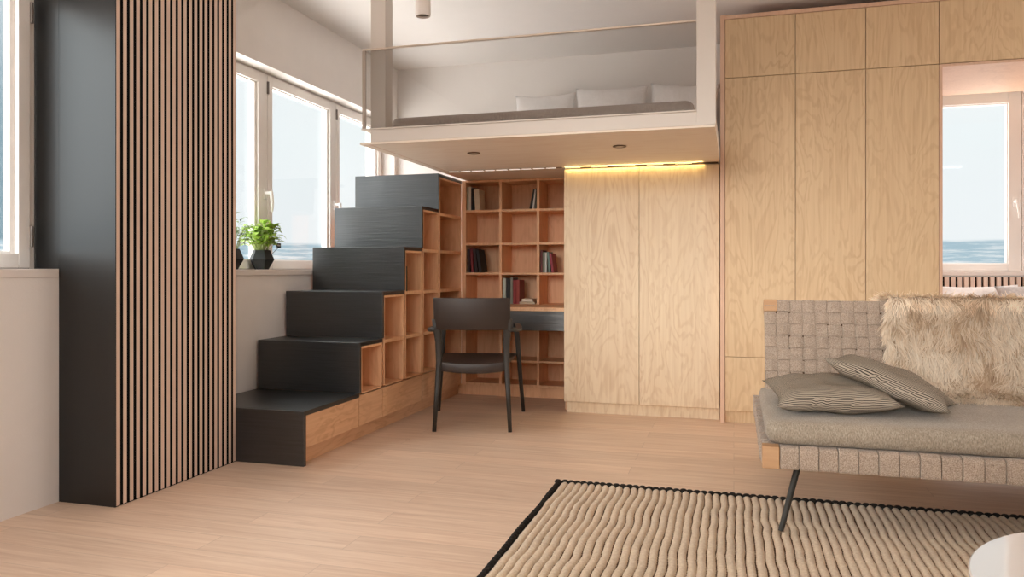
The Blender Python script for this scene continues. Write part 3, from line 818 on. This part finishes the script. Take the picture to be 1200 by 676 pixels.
# throw cushions
CG = 'thin striped cushions on the sofa'
pillow('throw_cushion', .47, .46, .13, (.375, 3.43, .492), (R(5), R(-2), R(5)), 'stripe', 'thin striped grey cushion lying flat at the left end of the sofa', CG, 11, 'cushion', wr=.010, pinch=.13)
pillow('throw_cushion', .49, .46, .12, (.63, 3.50, .535), (R(-5), R(21), R(-18)), 'stripe', 'thin striped grey cushion tilted on top of the other, nearest the fur throw', CG, 12, 'cushion', wr=.010, pinch=.13)

# fur throw draped over the backrest
FT = thing('fur_throw', 'shaggy cream and brown fur throw hanging over the woven sofa backrest', 'throw', (1.25, 4.0, .85))
FX0, FX1 = .725, 1.80
# path: from behind the top over and down the front, onto the seat pad
path = []
for s_ in (H-.30, H-.15, H-.02): path.append((A+T*s_+Nn*(-.066), -1))
path.append((A+T*(H+.022)+Nn*(-.03), 0)); path.append((A+T*(H+.016)+Nn*.014, 0))
for s_ in (H-.03, H-.10, H-.18, H-.26, H-.34, H-.39): path.append((A+T*s_+Nn*.026, 1))
path.append((Vector((0, 3.875, .452)), 2)); path.append((Vector((0, 3.80, .438)), 2)); path.append((Vector((0, 3.745, .434)), 2))
P3 = [p[0] for p in path]
Ls = [0.]
for i in range(1, len(P3)): Ls.append(Ls[-1]+(P3[i]-P3[i-1]).length)
def pathpt(l):
    for i in range(1, len(P3)):
        if l <= Ls[i] or i == len(P3)-1:
            f_ = (l-Ls[i-1])/(Ls[i]-Ls[i-1]); return P3[i-1].lerp(P3[i], f_), (P3[i]-P3[i-1]).normalized()
LT = Ls[-1]
def left_edge(l):
    f_ = max(0, (l-.34)/(LT-.34))           # 0 at the top edge, 1 at the end on the seat
    e = FX0-.02+.02*f_ + .14*max(0, (f_-.55)/.45)**1.3 + .018*sin(f_*13)
    return e
def surf(u, l):
    p, t_ = pathpt(l)
    x0 = left_edge(l); x = x0+(FX1-x0)*u
    return Vector((x, p.y, p.z)), t_
g = M(); nu, nl = 40, 40; rows = []
for j in range(nl+1):
    l = LT*j/nl; row = []
    for i in range(nu+1):
        p, t_ = surf(.012+.988*i/nu, l); nrm = Vector((1, 0, 0)).cross(t_)
        nrm = nrm if nrm.dot(Vector((0, -1, .8))) > 0 else -nrm
        if j < 10 and nrm.y < 0: nrm = nrm
        p = p+Vector((0, -1, .3)).normalized()*(.006*noise.noise(p*7)) if j > 12 else p
        row.append(tuple(p))
    rows.append(row)
g.loft(rows, cap=False, closed=False)
hide = obj('hide', g, 'skin', FT, smooth=True, fix=False)
so_ = hide.modifiers.new('thick', 'SOLIDIFY'); so_.thickness = .008; so_.offset = 0
# strands
hv, hf, hc = [], [], []
ft_off = Vector(FT.location)
r_ = random.Random(5)
cream, tan, brown = Vector(srgb(242, 229, 210)), Vector(srgb(212, 188, 160)), Vector(srgb(158, 128, 102))
NS = 26000
for k in range(NS):
    u = r_.random(); l = LT*(.25+.75*r_.random())
    if r_.random() < .07: u = r_.random()*.02
    if r_.random() < .05: l = LT*(1-.02*r_.random())
    p, t_ = surf(u, l)
    nrm = Vector((1, 0, 0)).cross(t_)
    if nrm.dot(Vector((0, -1, .6)) if l > .30 else Vector((0, .3, 1))) < 0: nrm = -nrm
    # clumped flow field
    q = Vector((p.x*6.5, p.y*6.5, p.z*6.5))
    sw = noise.noise(q)*.8+noise.noise(q*3.4+Vector((4, 1, 7)))*1.3
    lift = .38+.55*noise.noise(q*3.+Vector((9, 2, 3)))
    d = (t_*cos(sw)+Vector((1, 0, 0))*sin(sw)+nrm*max(.12, lift)).normalized()
    if u < .03: d = (d+Vector((-.7, 0, 0))).normalized()
    d = (d+Vector((r_.gauss(0, .16), r_.gauss(0, .16), r_.gauss(0, .16)))).normalized()
    L = r_.uniform(.030, .080)
    w = r_.uniform(.0011, .0021)
    side = d.cross(nrm).normalized()
    tone = noise.noise(q*.9+Vector((2, 8, 5)))*.9+noise.noise(q*3.1)*.5+r_.uniform(-.35, .35)
    base = (cream.lerp(tan, min(1, max(0, .45+tone))) if tone < .35 else tan.lerp(brown, min(1, (tone-.35)*1.3)))
    if l < LT*.42: base = base*1.25  # strands over the top edge lightened, light put into their colour
    n0 = len(hv)
    for q_, wq in ((0, .8), (.35, 1.), (.7, .75), (1., .15)):
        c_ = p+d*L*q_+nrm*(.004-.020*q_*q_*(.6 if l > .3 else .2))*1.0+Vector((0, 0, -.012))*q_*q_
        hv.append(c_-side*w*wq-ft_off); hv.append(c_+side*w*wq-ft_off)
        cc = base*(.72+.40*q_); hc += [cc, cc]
    for q_ in range(3): a = n0+q_*2; hf.append((a, a+1, a+3, a+2))
me = bpy.data.meshes.new('fur'); me.from_pydata(hv, [], hf)
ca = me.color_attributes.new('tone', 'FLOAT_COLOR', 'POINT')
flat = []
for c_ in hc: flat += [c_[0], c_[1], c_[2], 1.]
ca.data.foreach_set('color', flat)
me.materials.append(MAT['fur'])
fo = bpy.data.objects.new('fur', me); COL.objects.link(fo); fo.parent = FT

# ------------------------------------------------------------------ rug
RX0, RX1, RY0, RY1 = -.787, 2.50, 1.30, 3.500
RG = thing('rug', 'beige ribbed wool rug with a black braided border under the sofa', 'rug', (.9, 2.4, 0))
obj('backing', M().box(RX0+.006, RX1-.006, RY0+.006, RY1-.006, .0005, .005), 'darkback', RG)
rb = M(); pt = .0325; nr = int((RX1-RX0-.03)/pt)
for i in range(nr):
    xc = RX0+.030+i*pt; rings = []
    ph = r_.random()*6
    ystep = .011 if xc < 1.5 else .03
    yy = RY0+.02 if xc < .9 else RY0+.02
    npt = int((RY1-.012-yy)/ystep)
    for q in range(npt+1):
        y = yy+q*(RY1-.012-yy)/npt
        ox = .010*noise.noise(Vector((xc*2.2, y*5.2, 1.)))+.0045*noise.noise(Vector((xc*9, y*13, 4.)))
        rd = .0135+.0012*sin(y*2*pi/.024+ph)+.0012*noise.noise(Vector((xc*20, y*30, 2.)))
        rings.append([(xc+ox+rd*1.12*cos(a), y, .0035+rd*sin(a)*1.05) for a in (pi, pi*.8, pi*.6, pi*.4, pi*.2, 0)])
    rb.loft(rings, cap=False, closed=False)
obj('ribbed_pile', rb, 'rug', RG, smooth=True, fix=False)
bd = M(); x = RX0; k = 0
while x < RX1:
    bd.sphere((x+r_.uniform(-.002, .002), RY1-.006+r_.uniform(-.002, .002), .0125+.002*r_.random()), (.0185, .0125, .0125), 8, 6); x += .030
y = RY0
bd2 = []
while y < RY1:
    ox = .006*noise.noise(Vector((1.3, y*4.5, .5)))
    bd.sphere((RX0+.006+ox, y, .0125), (.0135, .0205, .0125), 8, 6); y += .027
obj('border', bd, 'rugedge', RG, smooth=True)

# ------------------------------------------------------------------ round coffee table (front right corner)
TX, TY, TR, TZ = TABLE = (.905, 1.640, .462, .40)
TB = thing('coffee_table', 'round white glossy coffee table at the front right, on the rug', 'table', (TX, TY, 0))
obj('tabletop', M().lathe([(TR-.010, TZ-.016), (TR-.003, TZ-.013), (TR, TZ-.008), (TR-.001, TZ-.002), (TR-.004, TZ), (.001, TZ+.0001)], (TX, TY, 0), 96), 'tabletop', TB, smooth=False)
obj('pedestal', M().lathe([(.030, .034), (.022, .06), (.020, .30), (.045, TZ-.0165)], (TX, TY, 0), 28), 'handle', TB, smooth=True)
obj('foot', M().lathe([(.20, .0175), (.20, .024), (.10, .03), (.031, .0335)], (TX, TY, 0), 40), 'handle', TB, smooth=True)

# ------------------------------------------------------------------ sleeping niche
HB = thing('slatted_headboard', 'low panel of brown vertical slats under the niche window, behind the bed', 'headboard', (2.0, 6.07, 0))
obj('backing_panel', M().box(1.23, 2.89, 6.083, 6.097, .3, .955), 'void', HB)
s = M(); x = 1.235
while x < 2.88: s.box(x, x+.026, 6.060, 6.083, .3, .955); x += .0405
obj('slat_panel', s, 'slat', HB, bevel=.001, segs=1)
BD = thing('bed', 'low white bed with a thick mattress in the sleeping niche behind the sofa', 'bed', (2.05, 5.3, 0))
obj('bed_base', M().box(1.28, 2.85, 4.95, 6.05, .0, .28), 'loft', BD, bevel=.01)
obj('bed_mattress', M().box(1.27, 2.86, 4.93, 6.052, .2805, .47), 'linen', BD, bevel=.05, segs=4, smooth=True)
NG = 'pillows on the niche bed'
pillow('bed_pillow', .62, .46, .17, (1.57, 5.90, .694), (R(66), 0, R(3)), 'linen', 'white pillow leaning on the slatted headboard beside the cupboard', NG, 21, wr=.016)
pillow('bed_pillow', .62, .48, .17, (1.99, 5.68, .712), (R(62), R(-5), R(-5)), 'greylinen', 'pale grey pillow under the niche window at the right edge of the picture', NG, 22, wr=.016)

# ------------------------------------------------------------------ world
w = bpy.data.worlds.new('sky'); scene.world = w; w.use_nodes = True; nt = w.node_tree
bg = nt.nodes['Background']
tc = nd(nt, 'ShaderNodeTexCoord'); sx = nd(nt, 'ShaderNodeSeparateXYZ'); lk(nt, tc, 'Generated', sx, 0)
def mrange(inp, a, b, c=0., d=1., smooth=True):
    n_ = nd(nt, 'ShaderNodeMapRange', interpolation_type='SMOOTHSTEP' if smooth else 'LINEAR')
    nt.links.new(inp, n_.inputs['Value'])
    for k_, v_ in (('From Min', a), ('From Max', b), ('To Min', c), ('To Max', d)): n_.inputs[k_].default_value = v_
    return n_.outputs[0]
def mixc(f_, a, b):
    n_ = nd(nt, 'ShaderNodeMix', data_type='RGBA')
    if isinstance(f_, float): n_.inputs['Factor'].default_value = f_
    else: nt.links.new(f_, n_.inputs['Factor'])
    for k_, v_ in (('A', a), ('B', b)):
        if isinstance(v_, tuple): n_.inputs[k_].default_value = c4(v_)
        else: nt.links.new(v_, n_.inputs[k_])
    return n_.outputs['Result']
mp = nd(nt, 'ShaderNodeMapping'); mp.inputs['Scale'].default_value = (14, 14, 170); lk(nt, tc, 'Generated', mp, 0)
ns = nd(nt, 'ShaderNodeTexNoise', Scale=1.6, Detail=5., Roughness=.65); lk(nt, mp, 0, ns, 'Vector')
mp2 = nd(nt, 'ShaderNodeMapping'); mp2.inputs['Scale'].default_value = (2, 2, 7); lk(nt, tc, 'Generated', mp2, 0)
cl = nd(nt, 'ShaderNodeTexNoise', Scale=1.3, Detail=3.); lk(nt, mp2, 0, cl, 'Vector')
sky = mixc(mrange(sx.outputs['Z'], .03, .26), srgb(250, 253, 254), srgb(248, 255, 255))
sky = mixc(mrange(cl.outputs['Fac'], .35, .7, 0., .7), sky, srgb(248, 251, 252))
side = mrange(sx.outputs['X'], -.70, -.765)           # darker blue grey sky far to the left
sd2 = nd(nt, 'ShaderNodeMath', operation='MULTIPLY'); nt.links.new(side, sd2.inputs[0]); nt.links.new(mrange(sx.outputs['Y'], .35, .55), sd2.inputs[1])
side = sd2.outputs[0]
sky = mixc(side, sky, srgb(132, 160, 172))
sea = mixc(mrange(ns.outputs['Fac'], .42, .66), srgb(176, 202, 214), srgb(244, 246, 246))
sea = mixc(mrange(sx.outputs['Z'], .040, .015, .45, 0.), sea, srgb(176, 200, 212))
col = mixc(mrange(sx.outputs['Z'], .031, .036), sea, sky)
col = mixc(mrange(sx.outputs['Z'], -.06, -.20), col, (.98, .91, .85))
nt.links.new(col, bg.inputs['Color'])
stv = nd(nt, 'ShaderNodeMath', operation='ADD'); low = nd(nt, 'ShaderNodeMath', operation='MULTIPLY')
nt.links.new(mrange(sx.outputs['Z'], -.08, -.30, 0., 1.0), low.inputs[0]); nt.links.new(mrange(sx.outputs['X'], .1, -.5, 2., 8.5), low.inputs[1])
lk(nt, low, 0, stv, 0); nt.links.new(mrange(sx.outputs['Z'], .34, .7, 1.0, 3.5), stv.inputs[1])
back = nd(nt, 'ShaderNodeMath', operation='MULTIPLY')
nt.links.new(mrange(sx.outputs['Y'], .25, -.30, 0., 3.2), back.inputs[0]); nt.links.new(mrange(sx.outputs['Z'], -.04, .06), back.inputs[1])
st2 = nd(nt, 'ShaderNodeMath', operation='ADD'); lk(nt, stv, 0, st2, 0); lk(nt, back, 0, st2, 1)
lk(nt, st2, 0, bg, 'Strength')

# ------------------------------------------------------------------ lights
def area(name, loc, rot, sx_, sy_, power, col):
    l = bpy.data.lights.new(name, 'AREA'); l.shape = 'RECTANGLE'; l.size = sx_; l.size_y = sy_; l.energy = power; l.color = col
    o = bpy.data.objects.new(name, l); COL.objects.link(o); o.location = loc; o.rotation_euler = rot
    return o
area('front_sky_light', (-1.6, -6.0, 3.7), (R(86), 0, 0), 6.0, 3.4, 155, (1., .97, .93))
sun = bpy.data.lights.new('front_sun', 'SUN'); sun.energy = 1.42; sun.angle = R(16); sun.color = (1., .96, .90)
so1 = bpy.data.objects.new('front_sun', sun); COL.objects.link(so1)
so1.rotation_euler = Vector((.16, 1., -.15)).to_track_quat('-Z', 'Y').to_euler(); so1.location = (-2, -6, 4)
sun = bpy.data.lights.new('soft_sun', 'SUN'); sun.energy = 3.2; sun.angle = R(50); sun.color = (1., .97, .93)
so2 = bpy.data.objects.new('soft_sun', sun); COL.objects.link(so2)
so2.rotation_euler = Vector((.80, .12, -.55)).to_track_quat('-Z', 'Y').to_euler(); so2.location = (-6, 3, 5)
area('side_fill', (XR-.05, 4.3, 1.6), (0, R(90), 0), 1.2, 1.4, 26, (1., .97, .93))  # unseen fill light added at the right to brighten stairs and left wall
area('niche_sky_light', (2.0, 7.6, 3.35), (R(-50), 0, 0), 1.6, .7, 42, (1., .98, .95))
area('led_glow_down', (-.665, 5.268, 1.7145), (0, 0, 0), .94, .006, .75, (1., .74, .28))
area('led_glow_out', (-.665, 5.2585, 1.719), (R(-98), 0, 0), .94, .003, .5, (1., .74, .28))

# ------------------------------------------------------------------ camera
cam = bpy.data.cameras.new('camera'); co = bpy.data.objects.new('camera', cam); COL.objects.link(co)
cam.sensor_width = 36.; cam.sensor_fit = 'HORIZONTAL'; cam.lens = 896/1200*36; cam.shift_y = -21/1200.; cam.clip_start = .05
co.location = (0, 0, 1.0); co.rotation_euler = (R(90), 0, math.atan(260/896))
scene.camera = co
scene.view_settings.view_transform = 'Standard'; scene.view_settings.look = 'None'
scene.view_settings.exposure = 0.; scene.view_settings.gamma = 1.
scene.cycles.max_bounces = 10; scene.cycles.diffuse_bounces = 6; scene.cycles.transparent_max_bounces = 16
scene.cycles.sample_clamp_indirect = 8.; scene.cycles.caustics_reflective = False; scene.cycles.caustics_refractive = False
